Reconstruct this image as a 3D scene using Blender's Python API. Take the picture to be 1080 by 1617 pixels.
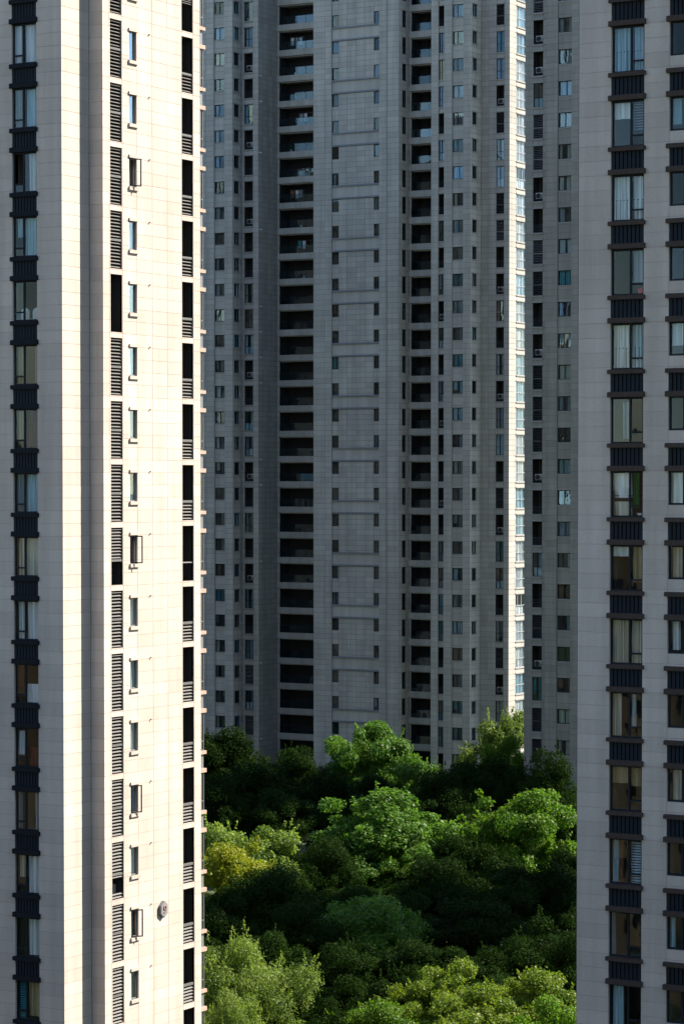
import bpy, math, random
import numpy as np

R = math.radians
for o in list(bpy.data.objects):
    bpy.data.objects.remove(o)
scene = bpy.context.scene
col = scene.collection

# ------------------------------------------------------------------ camera
FPX, YPX, PHI, TH, CAMZ = 4320.0, 762 + 4320 * .0332, R(30.5), math.atan(.0332), 36.0
cd = bpy.data.cameras.new('camera')
cam = bpy.data.objects.new('camera', cd)
col.objects.link(cam)
cd.sensor_fit = 'VERTICAL'
cd.sensor_height = 36.0
cd.sensor_width = 24.0
cd.lens = FPX / 1617 * 36.0
cd.shift_y = (YPX - 808.5) / 1617
cd.clip_start = 1.0
cd.clip_end = 6000.0
cam.location = (0, 0, CAMZ)
cam.rotation_euler = (math.pi / 2 - TH, 0, PHI)
scene.camera = cam
scene.render.resolution_x = 683
scene.render.resolution_y = 1024

# ------------------------------------------------------------------ sky and sun
SUN_AZ, SUN_EL = 45.0, 41.0          # azimuth from +X towards +Y
world = bpy.data.worlds.new('World')
scene.world = world
world.use_nodes = True
wn, wl = world.node_tree.nodes, world.node_tree.links
sky = wn.new('ShaderNodeTexSky')
sky.sky_type = 'NISHITA'
sky.sun_disc = False
sky.sun_elevation = R(SUN_EL)
sky.sun_rotation = R(90 - SUN_AZ)
sky.air_density = 1.0
sky.dust_density = 0.3
sky.ozone_density = 1.0
bg = wn['Background']
wl.new(sky.outputs[0], bg.inputs[0])
bg.inputs[1].default_value = 0.074
sd = bpy.data.lights.new('sun', 'SUN')
sd.energy = 3.9
sd.angle = R(0.5)
sd.color = (1.0, .865, .70)
sun = bpy.data.objects.new('sun', sd)
col.objects.link(sun)
sun.rotation_euler = (R(90 - SUN_EL), 0, R(SUN_AZ + 90))
sun.location = (100, 100, 150)
scene.view_settings.view_transform = 'Standard'
scene.view_settings.look = 'None'
scene.view_settings.exposure = 1.9
scene.view_settings.gamma = 1.0
scene.view_settings.use_curve_mapping = False
scene.cycles.max_bounces = 8
scene.cycles.transparent_max_bounces = 16
scene.cycles.caustics_reflective = False
scene.cycles.caustics_refractive = False

# camera maths, only used to turn measured sizes into places in the world
_f = np.array([-math.sin(PHI) * math.cos(TH), math.cos(PHI) * math.cos(TH), -math.sin(TH)])
_r = np.array([math.cos(PHI), math.sin(PHI), 0.0])
_u = np.cross(_r, _f)


def at(px, py, dist):
    return np.array([0, 0, CAMZ]) + (_f + _r * (px - 540) / FPX + _u * (YPX - py) / FPX) * dist


def proj(p):
    q = np.array(p, float) - np.array([0, 0, CAMZ])
    d = q @ _f
    return 540 + FPX * (q @ _r) / d, YPX - FPX * (q @ _u) / d


# ------------------------------------------------------------------ materials
def new_mat(name):
    m = bpy.data.materials.new(name)
    m.use_nodes = True
    n = m.node_tree.nodes
    return m, n, m.node_tree.links, n['Principled BSDF']


def plain(name, c, rough=.6, metal=0.0, var=.12, scale=6.0, spec=.4):
    m, n, l, p = new_mat(name)
    geo = n.new('ShaderNodeNewGeometry')
    nz = n.new('ShaderNodeTexNoise')
    nz.inputs['Scale'].default_value = scale
    nz.inputs['Detail'].default_value = 4
    l.new(geo.outputs['Position'], nz.inputs['Vector'])
    mr = n.new('ShaderNodeMapRange')
    mr.inputs[3].default_value = 1 - var
    mr.inputs[4].default_value = 1 + var
    l.new(nz.outputs[0], mr.inputs[0])
    mx = n.new('ShaderNodeVectorMath')
    mx.operation = 'SCALE'
    mx.inputs[0].default_value = c
    l.new(mr.outputs[0], mx.inputs['Scale'])
    l.new(mx.outputs[0], p.inputs['Base Color'])
    p.inputs['Roughness'].default_value = rough
    p.inputs['Metallic'].default_value = metal
    p.inputs['Specular IOR Level'].default_value = spec
    return m


def stone(name, c, grain=.12, stain=.16, tone=.07):
    """sprayed granite-look cladding: grain, rain streaks, piece to piece tone"""
    m, n, l, p = new_mat(name)
    geo = n.new('ShaderNodeNewGeometry')

    def noise(scale, vec, det=4, rough=.55):
        z = n.new('ShaderNodeTexNoise')
        z.inputs['Scale'].default_value = scale
        z.inputs['Detail'].default_value = det
        z.inputs['Roughness'].default_value = rough
        l.new(vec, z.inputs['Vector'])
        return z.outputs[0]

    def rng(v, lo, hi, a=.25, b=.75):
        r = n.new('ShaderNodeMapRange')
        r.inputs[1].default_value = a
        r.inputs[2].default_value = b
        r.inputs[3].default_value = lo
        r.inputs[4].default_value = hi
        l.new(v, r.inputs[0])
        return r.outputs[0]

    def mul(a, b):
        q = n.new('ShaderNodeMath')
        q.operation = 'MULTIPLY'
        l.new(a, q.inputs[0])
        l.new(b, q.inputs[1])
        return q.outputs[0]
    mp = n.new('ShaderNodeMapping')
    mp.inputs['Scale'].default_value = (1.5, 1.5, .09)
    l.new(geo.outputs['Position'], mp.inputs[0])
    g = rng(noise(22, geo.outputs['Position'], 5, .7), 1 - grain, 1 + grain)
    s = rng(noise(1.0, mp.outputs[0], 5, .6), 1 - stain, 1 + stain * .35)
    blot = rng(noise(.22, geo.outputs['Position'], 3), 1 - tone, 1 + tone)
    oi = n.new('ShaderNodeObjectInfo')
    rn = rng(oi.outputs['Random'], 1 - tone, 1 + tone * .6, 0, 1)
    at_ = n.new('ShaderNodeAttribute')
    at_.attribute_name = 'tone'
    tn = rng(at_.outputs['Fac'], 1 - tone, 1 + tone, -1, 1)
    v = mul(mul(mul(g, s), mul(blot, rn)), tn)
    mx = n.new('ShaderNodeVectorMath')
    mx.operation = 'SCALE'
    mx.inputs[0].default_value = c
    l.new(v, mx.inputs['Scale'])
    l.new(mx.outputs[0], p.inputs['Base Color'])
    p.inputs['Roughness'].default_value = .85
    p.inputs['Specular IOR Level'].default_value = .25
    bp = n.new('ShaderNodeBump')
    bp.inputs['Strength'].default_value = .12
    bp.inputs['Distance'].default_value = .01
    l.new(noise(40, geo.outputs['Position'], 3), bp.inputs['Height'])
    l.new(bp.outputs[0], p.inputs['Normal'])
    return m


def glass(name, tint, refl, wob=.02, tilt=.03):
    m, n, l, p = new_mat(name)
    n.remove(p)
    out = n['Material Output']
    tr = n.new('ShaderNodeBsdfTransparent')
    tr.inputs[0].default_value = (*tint, 1)
    gl = n.new('ShaderNodeBsdfGlossy')
    gl.inputs['Roughness'].default_value = .015
    gl.inputs['Color'].default_value = (.72, .87, 1, 1)
    geo = n.new('ShaderNodeNewGeometry')
    oi = n.new('ShaderNodeObjectInfo')
    mp = n.new('ShaderNodeVectorMath')
    mp.operation = 'MULTIPLY_ADD'
    mp.inputs[1].default_value = (1, 1, .6)
    l.new(geo.outputs['Position'], mp.inputs[0])
    l.new(oi.outputs['Random'], mp.inputs[2])
    nz = n.new('ShaderNodeTexNoise')
    nz.inputs['Scale'].default_value = 1.1
    nz.inputs['Detail'].default_value = 2
    l.new(mp.outputs[0], nz.inputs['Vector'])
    bp = n.new('ShaderNodeBump')
    bp.inputs['Strength'].default_value = 1
    bp.inputs['Distance'].default_value = wob
    l.new(nz.outputs[0], bp.inputs['Height'])
    wn2 = n.new('ShaderNodeTexWhiteNoise')
    wn2.noise_dimensions = '1D'
    l.new(oi.outputs['Random'], wn2.inputs['W'])
    til = n.new('ShaderNodeVectorMath')
    til.operation = 'MULTIPLY_ADD'
    til.inputs[1].default_value = (tilt, tilt, tilt)
    til.inputs[2].default_value = (-tilt / 2,) * 3
    l.new(wn2.outputs['Color'], til.inputs[0])
    add = n.new('ShaderNodeVectorMath')
    add.operation = 'ADD'
    l.new(til.outputs[0], add.inputs[0])
    l.new(bp.outputs[0], add.inputs[1])
    l.new(add.outputs[0], gl.inputs['Normal'])
    lw = n.new('ShaderNodeLayerWeight')
    pw = n.new('ShaderNodeMath')
    pw.operation = 'POWER'
    pw.inputs[1].default_value = 5
    l.new(lw.outputs['Facing'], pw.inputs[0])
    mr = n.new('ShaderNodeMapRange')
    mr.inputs[3].default_value = refl
    mr.inputs[4].default_value = .6
    l.new(pw.outputs[0], mr.inputs[0])
    mix = n.new('ShaderNodeMixShader')
    vr = n.new('ShaderNodeMapRange')
    vr.inputs[3].default_value = .55
    vr.inputs[4].default_value = 1.6
    l.new(oi.outputs['Random'], vr.inputs[0])
    vm = n.new('ShaderNodeMath')
    vm.operation = 'MULTIPLY'
    vm.use_clamp = True
    l.new(mr.outputs[0], vm.inputs[0])
    l.new(vr.outputs[0], vm.inputs[1])
    l.new(vm.outputs[0], mix.inputs[0])
    l.new(tr.outputs[0], mix.inputs[1])
    l.new(gl.outputs[0], mix.inputs[2])
    l.new(mix.outputs[0], out.inputs[0])
    return m


def leaf(name, c, c2, trans=.35, spec=.22):
    m, n, l, p = new_mat(name)
    n.remove(p)
    at_ = n.new('ShaderNodeAttribute')
    at_.attribute_name = 'tone'
    oi = n.new('ShaderNodeObjectInfo')
    mx = n.new('ShaderNodeMix')
    mx.data_type = 'RGBA'
    l.new(at_.outputs['Fac'], mx.inputs[0])
    mx.inputs[6].default_value = (*c, 1)
    mx.inputs[7].default_value = (*c2, 1)
    hs = n.new('ShaderNodeHueSaturation')
    mr = n.new('ShaderNodeMapRange')
    mr.inputs[3].default_value = .85
    mr.inputs[4].default_value = 1.15
    l.new(oi.outputs['Random'], mr.inputs[0])
    l.new(mr.outputs[0], hs.inputs['Value'])
    l.new(mx.outputs[2], hs.inputs['Color'])
    df = n.new('ShaderNodeBsdfPrincipled')
    df.inputs['Roughness'].default_value = .5
    df.inputs['Specular IOR Level'].default_value = spec
    l.new(hs.outputs[0], df.inputs['Base Color'])
    tl = n.new('ShaderNodeBsdfTranslucent')
    br = n.new('ShaderNodeMix')
    br.data_type = 'RGBA'
    br.blend_type = 'MULTIPLY'
    br.inputs[0].default_value = 1
    l.new(hs.outputs[0], br.inputs[6])
    br.inputs[7].default_value = (1.5, 1.6, .7, 1)
    l.new(br.outputs[2], tl.inputs[0])
    mix = n.new('ShaderNodeMixShader')
    mix.inputs[0].default_value = trans
    l.new(df.outputs[0], mix.inputs[1])
    l.new(tl.outputs[0], mix.inputs[2])
    l.new(mix.outputs[0], n['Material Output'].inputs[0])
    return m


M = {
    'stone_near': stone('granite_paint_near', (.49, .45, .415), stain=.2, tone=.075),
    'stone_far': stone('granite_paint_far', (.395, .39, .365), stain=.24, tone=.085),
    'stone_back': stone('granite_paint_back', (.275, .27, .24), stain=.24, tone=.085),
    'mortar': plain('joint_grey', (.36, .305, .29), .9),  # the mortar's own grey behind the panels
    'mortar_far': plain('joint_far_grey', (.12, .125, .13), .9),
    'frame': plain('dark_window_frame', (.011, .016, .023), .6, 0, spec=.15),
    'frame_lit': plain('grey_window_frame', (.18, .19, .21), .45, .3),
    'frame_pale': plain('pale_window_frame', (.30, .31, .34), .45),
    'slat': plain('blue_grey_slat', (.012, .018, .027), .65, 0, spec=.12),
    'slat_grey': plain('grey_louvre', (.13, .135, .14), .5, .2),
    'slat_dark': plain('dark_louvre', (.05, .055, .06), .5, .2),
    'ledge_dark': plain('dark_ledge', (.013, .016, .022), .8, spec=.1),  # evergreen green, darkened further so the colour carries the shade
    'ledge_brown': plain('brown_ledge', (.06, .047, .043), .85, var=.5, scale=9, spec=.1),
    'ledge_stone': stone('stone_ledge', (.45, .40, .37)),
    'ledge_peach': plain('peach_ledge', (.38, .28, .235), .8),
    'ledge_far': plain('far_ledge', (.17, .19, .22), .8),
    'sill_far': plain('far_sill', (.26, .26, .25), .8),
    'room': plain('room_wall', (.16, .14, .12), .9),
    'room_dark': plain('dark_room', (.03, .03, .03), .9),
    'balcony_shade_wall': plain('balcony_recess_shade', (.022, .022, .023), .9),  # stone walls coloured near black: the recess shade is painted in
    'glass': glass('window_glass', (.92, .96, .965), .015, .006, .04),
    'glass_side': glass('sunny_side_glass', (.88, .94, .95), .12, .006, .02),
    'glass_far': glass('far_window_glass', (.82, .90, .92), .045, .02, .14),
    'glass_rail': glass('railing_glass', (.72, .82, .84), .045, .012),
    'bark': plain('bark', (.06, .05, .04), .9),
    'white': plain('white_enamel', (.7, .71, .72), .4),
    'enamel': plain('weathered_enamel', (.36, .36, .35), .5),
    'black': plain('black_plastic', (.02, .02, .022), .5),
    'red': plain('red_plastic', (.55, .02, .03), .4),
    'teal': plain('teal_board', (.02, .22, .30), .5),
    'green_board': plain('green_board', (.02, .16, .11), .5),
    'pipe': plain('grey_pipe', (.20, .21, .22), .5),
    'sign_plate': plain('grey_sign_plate', (.19, .205, .23), .6),
    'sign_red': plain('sign_red', (.22, .05, .03), .5),
    'ground': plain('lawn', (.03, .05, .018), .95, var=.5, scale=.8),
}
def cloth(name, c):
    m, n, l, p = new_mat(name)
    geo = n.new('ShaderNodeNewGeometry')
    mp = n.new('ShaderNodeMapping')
    mp.inputs['Scale'].default_value = (9, 9, .35)  # upright streaks paint the shade of the pleats into the cloth
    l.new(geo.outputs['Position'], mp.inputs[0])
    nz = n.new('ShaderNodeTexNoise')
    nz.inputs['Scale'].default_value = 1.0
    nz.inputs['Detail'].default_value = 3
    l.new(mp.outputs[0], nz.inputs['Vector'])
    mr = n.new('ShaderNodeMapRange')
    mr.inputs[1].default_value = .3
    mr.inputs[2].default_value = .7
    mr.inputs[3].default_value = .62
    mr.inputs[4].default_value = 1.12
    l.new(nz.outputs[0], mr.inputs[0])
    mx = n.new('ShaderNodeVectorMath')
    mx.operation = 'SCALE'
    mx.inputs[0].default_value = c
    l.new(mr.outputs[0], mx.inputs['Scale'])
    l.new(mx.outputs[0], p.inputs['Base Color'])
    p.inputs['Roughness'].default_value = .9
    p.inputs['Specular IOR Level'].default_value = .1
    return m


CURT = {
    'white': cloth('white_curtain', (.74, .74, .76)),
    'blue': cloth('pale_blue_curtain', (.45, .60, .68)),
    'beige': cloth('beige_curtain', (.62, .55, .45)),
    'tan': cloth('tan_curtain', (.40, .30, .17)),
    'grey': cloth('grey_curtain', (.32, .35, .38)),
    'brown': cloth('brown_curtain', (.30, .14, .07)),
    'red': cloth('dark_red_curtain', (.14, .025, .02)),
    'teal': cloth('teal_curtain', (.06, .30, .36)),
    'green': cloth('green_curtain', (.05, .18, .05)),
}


# ------------------------------------------------------------------ mesh helpers
class MB:
    def __init__(s):
        s.v, s.f, s.m, s.t = [], [], [], []

    def quad(s, a, b, c, d, mi=0, tone=0.0):
        k = len(s.v)
        s.v += [a, b, c, d]
        s.f.append((k, k + 1, k + 2, k + 3))
        s.m.append(mi)
        s.t.append(tone)

    def poly(s, pts, mi=0):
        k = len(s.v)
        s.v += list(pts)
        s.f.append(tuple(range(k, k + len(pts))))
        s.m.append(mi)
        s.t.append(0.0)

    def box(s, x0, x1, y0, y1, z0, z1, mi=0, back=True, tone=0.0):
        k = len(s.v)
        s.v += [(x0, y0, z0), (x1, y0, z0), (x1, y1, z0), (x0, y1, z0),
                (x0, y0, z1), (x1, y0, z1), (x1, y1, z1), (x0, y1, z1)]
        fs = [(0, 1, 5, 4), (1, 2, 6, 5), (3, 0, 4, 7), (4, 5, 6, 7), (0, 3, 2, 1)]
        if back:
            fs.append((2, 3, 7, 6))
        for q in fs:
            s.f.append(tuple(k + i for i in q))
            s.m.append(mi)
            s.t.append(tone)

    def tbox(s, x0, x1, yc, zc, dy, dz, ang, mi=0):
        """long box along x, its section turned by ang"""
        c, n = math.cos(ang), math.sin(ang)
        sec = [(-dy, -dz), (dy, -dz), (dy, dz), (-dy, dz)]
        sec = [(yc + y * c - z * n, zc + y * n + z * c) for y, z in sec]
        k = len(s.v)
        s.v += [(x0, y, z) for y, z in sec] + [(x1, y, z) for y, z in sec]
        for i in range(4):
            j = (i + 1) % 4
            s.f.append((k + i, k + j, k + 4 + j, k + 4 + i))
        s.f += [(k, k + 3, k + 2, k + 1), (k + 4, k + 5, k + 6, k + 7)]
        s.m += [mi] * 6
        s.t += [0.0] * 6

    def tube(s, pts, rad, n=7, mi=0):
        rings = []
        for i, p in enumerate(pts):
            p = np.array(p, float)
            d = np.array(pts[min(i + 1, len(pts) - 1)], float) - np.array(pts[max(i - 1, 0)], float)
            d /= np.linalg.norm(d) + 1e-9
            a = np.cross(d, (0, 0, 1) if abs(d[2]) < .9 else (1, 0, 0))
            a /= np.linalg.norm(a)
            b = np.cross(d, a)
            k = len(s.v)
            for j in range(n):
                w = 2 * math.pi * j / n
                s.v.append(tuple(p + rad[i] * (a * math.cos(w) + b * math.sin(w))))
            rings.append(k)
        for q in range(len(rings) - 1):
            for j in range(n):
                j2 = (j + 1) % n
                s.f.append((rings[q] + j, rings[q] + j2, rings[q + 1] + j2, rings[q + 1] + j))
                s.m.append(mi)
                s.t.append(0.0)
        for k in (rings[0], rings[-1]):
            s.f.append(tuple(range(k, k + n)))
            s.m.append(mi)
            s.t.append(0.0)

    def disc(s, c, rad, n=16, axis='y', mi=0):
        pts = []
        for j in range(n):
            w = 2 * math.pi * j / n
            pts.append((c[0] + rad * math.cos(w), c[1], c[2] + rad * math.sin(w)) if axis == 'y'
                       else (c[0] + rad * math.cos(w), c[1] + rad * math.sin(w), c[2]))
        s.poly(pts, mi)

    def mesh(s, name, mats, smooth=False):
        me = bpy.data.meshes.new(name)
        me.from_pydata(s.v, [], s.f)
        for m in (mats if isinstance(mats, (list, tuple)) else [mats]):
            me.materials.append(m)
        me.polygons.foreach_set('material_index', s.m)
        if any(s.t):
            a = me.attributes.new('tone', 'FLOAT', 'FACE')
            a.data.foreach_set('value', s.t)
        if smooth:
            me.polygons.foreach_set('use_smooth', [True] * len(s.f))
        return me


CACHE = {}


def cached(key, fn):
    if key not in CACHE:
        CACHE[key] = fn()
    return CACHE[key]


def obj(name, me, parent=None, loc=(0, 0, 0), rot=0.0, scale=None, kind=None):
    o = bpy.data.objects.new(name, me)
    col.objects.link(o)
    o.parent = parent
    o.location = loc
    if rot:
        o.rotation_euler = (0, 0, rot)
    if scale:
        o.scale = scale
    if kind:
        o['kind'] = kind
    return o


def tag(o, label, cat, group=None):
    o['label'] = label
    o['category'] = cat
    if group:
        o['group'] = group
    return o


def thing(name, loc, label, cat, group=None, rot=0.0):
    return tag(obj(name, None, None, loc, rot), label, cat, group)


# ------------------------------------------------------------------ buildings
def subtract(rects, op):
    out = []
    o0, o1, p0, p1 = op
    for (a, b, c, d) in rects:
        if o1 <= a or o0 >= b or p1 <= c or p0 >= d:
            out.append((a, b, c, d))
            continue
        if p0 > c:
            out.append((a, b, c, p0))
        if p1 < d:
            out.append((a, b, p1, d))
        lo, hi = max(c, p0), min(d, p1)
        if o0 > a:
            out.append((a, o0, lo, hi))
        if o1 < b:
            out.append((o1, b, lo, hi))
    return [r for r in out if r[1] - r[0] > .03 and r[3] - r[2] > .03]


class Building:
    """faces: 'F' runs along +x and looks to -y, 'S' runs along +y and looks to +x"""

    def __init__(s, name, loc, label, mat, mortar, joint, top=102.0, rec=.03):
        s.root = thing(name, (loc[0], loc[1], 0), label, 'building')
        s.ox, s.oy = loc
        s.mat, s.mortar, s.joint, s.top, s.rec = mat, mortar, joint, top, rec
        s.shell, s.panels = MB(), []
        s.rng = random.Random(name + str(loc))

    def T(s, k, a, b, x, y, z):
        a -= s.ox
        b -= s.oy
        return (a + x, b + y, z) if k == 'F' else (a - y, b + x, z)

    def put(s, name, me, k, a, b, x, y, z, parent=None, scale=None, kind=None):
        if parent is None:
            return obj(name, me, s.root, s.T(k, a, b, x, y, z), 0 if k == 'F' else math.pi / 2, scale, kind)
        return obj(name, me, parent, (x, y, z), 0, scale, kind)

    def facade(s, k, a, b, L, cols, phase, z0=0.0, z1=None, ops=(), course=.6, detail=None):
        """ops: (s0, s1, z0, z1, reveal depth); detail = (zlo, zhi): pieces only there, plain sheet elsewhere"""
        z1 = s.top if z1 is None else z1
        dlo, dhi = detail or (z0, z1)
        cs = sorted(set([0.0, L] + [c for c in cols if 0 < c < L]))
        zs, z = [z0], phase - course * math.ceil((phase - z0) / course)
        while z < z1 - .05:
            if z > z0 + .05:
                if dlo - .6 <= z <= dhi + .6:
                    zs.append(z)
            z += course
        zs.append(z1)
        for i in range(len(cs) - 1):
            for j in range(len(zs) - 1):
                rs = [(cs[i], cs[i + 1], zs[j], zs[j + 1])]
                for o in ops:
                    rs = subtract(rs, o[:4])
                for r in rs:
                    s.panels.append((k, a, b) + r)
        back = [(0.0, L, z0, z1)]
        for o in ops:
            back = subtract(back, o[:4])
        T = lambda x, y, zz: s.T(k, a, b, x, y, zz)
        for (p, q, u, v) in back:
            s.shell.quad(T(p, s.rec, u), T(q, s.rec, u), T(q, s.rec, v), T(p, s.rec, v), 1)
        for o in ops:
            p, q, u, v, d = o[:5]
            mi = o[5] if len(o) > 5 else 0
            for (A, B) in (((p, u), (p, v)), ((q, u), (q, v)), ((p, u), (q, u)), ((p, v), (q, v))):
                s.shell.quad(T(A[0], s.rec - .002, A[1]), T(B[0], s.rec - .002, B[1]), T(B[0], d, B[1]), T(A[0], d, A[1]), mi)

    def close(s, path, top=None):
        """hidden walls along world points, and the roof"""
        t = top or s.top
        for (p, q) in zip(path[:-1], path[1:]):
            s.shell.quad((p[0] - s.ox, p[1] - s.oy, 0), (q[0] - s.ox, q[1] - s.oy, 0),
                         (q[0] - s.ox, q[1] - s.oy, t), (p[0] - s.ox, p[1] - s.oy, t), 0)

    def roof(s, x0, x1, y0, y1, z=None):
        z = z or s.top
        s.shell.quad(*[(x - s.ox, y - s.oy, z) for x, y in ((x0, y0), (x1, y0), (x1, y1), (x0, y1))], 0)

    def finish(s, nparts):
        j = s.joint / 2
        rank = []
        for i, (k, a, b, p, q, u, v) in enumerate(s.panels):
            pts = []
            for x, z in ((p, u), (q, u), (q, v), (p, v)):
                w = s.T(k, a, b, x, 0, z)
                pts.append(proj((w[0] + s.ox, w[1] + s.oy, w[2])))
            xs = [min(max(t[0], 0), 1080) for t in pts]
            ys = [min(max(t[1], 0), 1617) for t in pts]
            rank.append(((max(xs) - min(xs)) * (max(ys) - min(ys)) * (min(ys) < 1400), i))
        rank.sort(reverse=True)
        single = {i for ar, i in rank[:nparts] if ar > 60}
        unit = MB()
        unit.box(0, 1, 0, s.rec + .003, 0, 1, back=False)
        um = unit.mesh('cladding_panel', s.mat)
        rest = MB()
        for i, (k, a, b, p, q, u, v) in enumerate(s.panels):
            off = s.rng.uniform(-.0015, .0015)
            if i in single:
                s.put('wall_panel', um, k, a, b, p + j, off, u + j, scale=(q - p - 2 * j, 1, v - u - 2 * j))
            else:
                t = MB()
                t.box(p + j, q - j, off, s.rec + .003, u + j, v - j, back=False)
                base = len(rest.v)
                rest.v += [s.T(k, a, b, *w) for w in t.v]
                rest.f += [tuple(base + n for n in f) for f in t.f]
                rest.m += t.m
                rest.t += [s.rng.uniform(-1, 1)] * len(t.f)
        if rest.f:
            obj('wall_cladding', rest.mesh('wall_cladding', s.mat), s.root, kind='stuff')
        obj('wall', s.shell.mesh('wall_shell', [s.mat, s.mortar, M['balcony_shade_wall']]), s.root)


def room_mesh(w, h, d, y0, mat, mi=None):
    def f():
        m = MB()
        m.quad((0, d, 0), (w, d, 0), (w, d, h), (0, d, h))
        m.quad((0, y0, 0), (0, d, 0), (0, d, h), (0, y0, h))
        m.quad((w, y0, 0), (w, d, 0), (w, d, h), (w, y0, h))
        m.quad((0, y0, 0), (w, y0, 0), (w, d, 0), (0, d, 0))
        m.quad((0, y0, h), (w, y0, h), (w, d, h), (0, d, h))
        return m.mesh('room_interior', mat)
    return cached(('room', w, h, d, y0, mat.name), f)


def curtain_mesh(w, h, mat, folds, seed):
    def f():
        m, rg = MB(), random.Random(seed)
        n = max(8, int(folds * 6))
        ph, xs, top, bot = rg.uniform(0, 6), [], [], []
        skew = rg.uniform(-.04, .04) * w
        for i in range(n + 1):
            t = i / n
            y = .05 * math.sin(ph + t * folds * 6.283) + .015 * math.sin(3 * ph + t * folds * 11)
            top.append((t * w, y * .6, h))
            bot.append((t * w + skew * (t - .2), y * 1.3 + .01, 0))
        for i in range(n):
            m.quad(bot[i], bot[i + 1], top[i + 1], top[i], 0)
        return m.mesh('curtain', mat, True)
    return cached(('curt', round(w, 2), round(h, 2), mat.name, folds, seed), f)


def blind_mesh(w, h, mat):
    def f():
        m = MB()
        n = max(4, int(h / .11))
        for i in range(n):
            m.tbox(0, w, 0, (i + .5) * h / n, .045, .004, .6)
        return m.mesh('blind', mat)
    return cached(('blind', round(w, 2), round(h, 2), mat.name), f)


def frame_mesh(w, h, muls, trans, t, mat, dep=.07):
    """muls: x fractions of mullions; trans: (cell index, z fraction)"""
    def f():
        m = MB()
        m.box(0, t, 0, dep, 0, h)
        m.box(w - t, w, 0, dep, 0, h)
        m.box(t, w - t, 0, dep, 0, t)
        m.box(t, w - t, 0, dep, h - t, h)
        xs = [0] + [u * w for u in muls] + [w]
        for u in muls:
            m.box(u * w - t * .6, u * w + t * .6, -.008, dep - .01, t, h - t)
        for c, z in trans:
            m.box(xs[c] + t * .6, xs[c + 1] - t * .6, -.004, dep - .012, z * h - t * .5, z * h + t * .5)
        return m.mesh('window_frame', mat)
    return cached(('frame', w, h, tuple(muls), tuple(trans), t, mat.name, dep), f)


def pane_mesh(x0, x1, z0, z1, y, mat):
    def f():
        m = MB()
        m.box(x0, x1, y, y + .008, z0, z1)
        return m.mesh('pane', mat)
    return cached(('pane', round(x0, 3), round(x1, 3), round(z0, 3), round(z1, 3), y, mat.name), f)


def window(B, k, a, b, x, z, w, h, muls=(), trans=(), t=.055, fmat='frame', gmat='glass', y=.10,
           curtains=(), room='room', rdepth=2.6, sill=None, head=None, single_pane=True, open_cells=()):
    """a window set in an opening whose lower left corner is (x, z) on the face"""
    fr = B.put('window', frame_mesh(w, h, muls, trans, t, M[fmat]), k, a, b, x, y, z)
    xs = [0] + [u * w for u in muls] + [w]
    cells = []
    for c in range(len(xs) - 1):
        zz = [0] + sorted(tz * h for ci, tz in trans if ci == c) + [h]
        for q in range(len(zz) - 1):
            cells.append((c, q, xs[c], xs[c + 1], zz[q], zz[q + 1]))
    if single_pane:
        for (c, q, p0, p1, q0, q1) in cells:
            if (c, q) in open_cells:
                continue
            B.put('pane', pane_mesh(p0 + .02, p1 - .02, q0 + .02, q1 - .02, .025, M[gmat]), k, a, b, 0, 0, 0, fr)
    else:
        B.put('pane', pane_mesh(.02, w - .02, .02, h - .02, .025, M[gmat]), k, a, b, 0, 0, 0, fr)
    B.put('room_interior', room_mesh(w, h, rdepth, .06, M[room]), k, a, b, 0, 0, 0, fr)
    for cu in curtains:
        # (x0, x1, z0, z1 as fractions, colour, folds or 'blind')
        x0, x1, z0, z1, cc, fo = cu
        cw, ch = (x1 - x0) * w, (z1 - z0) * h
        if fo == 'blind':
            B.put('blind', blind_mesh(cw, ch, CURT[cc]), k, a, b, x0 * w, .16, z0 * h, fr)
        else:
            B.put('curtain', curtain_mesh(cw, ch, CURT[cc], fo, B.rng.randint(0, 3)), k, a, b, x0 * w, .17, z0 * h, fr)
    if sill:
        sm, sh, sp, ov = sill

        def f():
            m = MB()
            m.box(-ov, w + ov, -sp, .10, -sh, 0)
            return m.mesh('sill', M[sm])
        B.put('sill', cached(('sill', w, sill), f), k, a, b, 0, -y, 0, fr)
    if head:
        sm, sh, sp, ov = head

        def f2():
            m = MB()
            m.box(-ov, w + ov, -sp, .06, h, h + sh)
            return m.mesh('head_ledge', M[sm])
        B.put('head_ledge', cached(('head', w, h, head), f2), k, a, b, 0, -y, 0, fr)
    return fr


def ledge(B, k, a, b, x0, x1, z, h, out, mat, name='ledge', y1=.09):
    def f():
        m = MB()
        m.box(0, x1 - x0, -out, y1, 0, h)
        m.box(.02, x1 - x0 - .02, -out + .02, y1 - .01, h, h + .015)
        return m.mesh(name, M[mat])
    return B.put(name, cached(('ledge', round(x1 - x0, 3), h, out, mat, y1), f), k, a, b, x0, 0, z)


def grille(B, k, a, b, x, z, w, h, n=8, mat='slat', missing=0):
    """vertical slats in front of the air conditioner niche under a window"""
    def f():
        m = MB()
        p = w / n
        for i in range(n):
            m.box(i * p + .018, (i + 1) * p - .03, .02, .06, .02, h - .02, 0)
        m.box(0, w, .035, .075, .0, .03, 0)
        m.box(0, w, .035, .075, h - .03, h, 0)
        m.quad((0, .16, 0), (w, .16, 0), (w, .16, h), (0, .16, h), 1)
        return m.mesh('slat_grille', [M[mat], M['black']])
    return B.put('slat_grille', cached(('grille', w, h, n, mat), f), k, a, b, x, 0, z)


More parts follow.
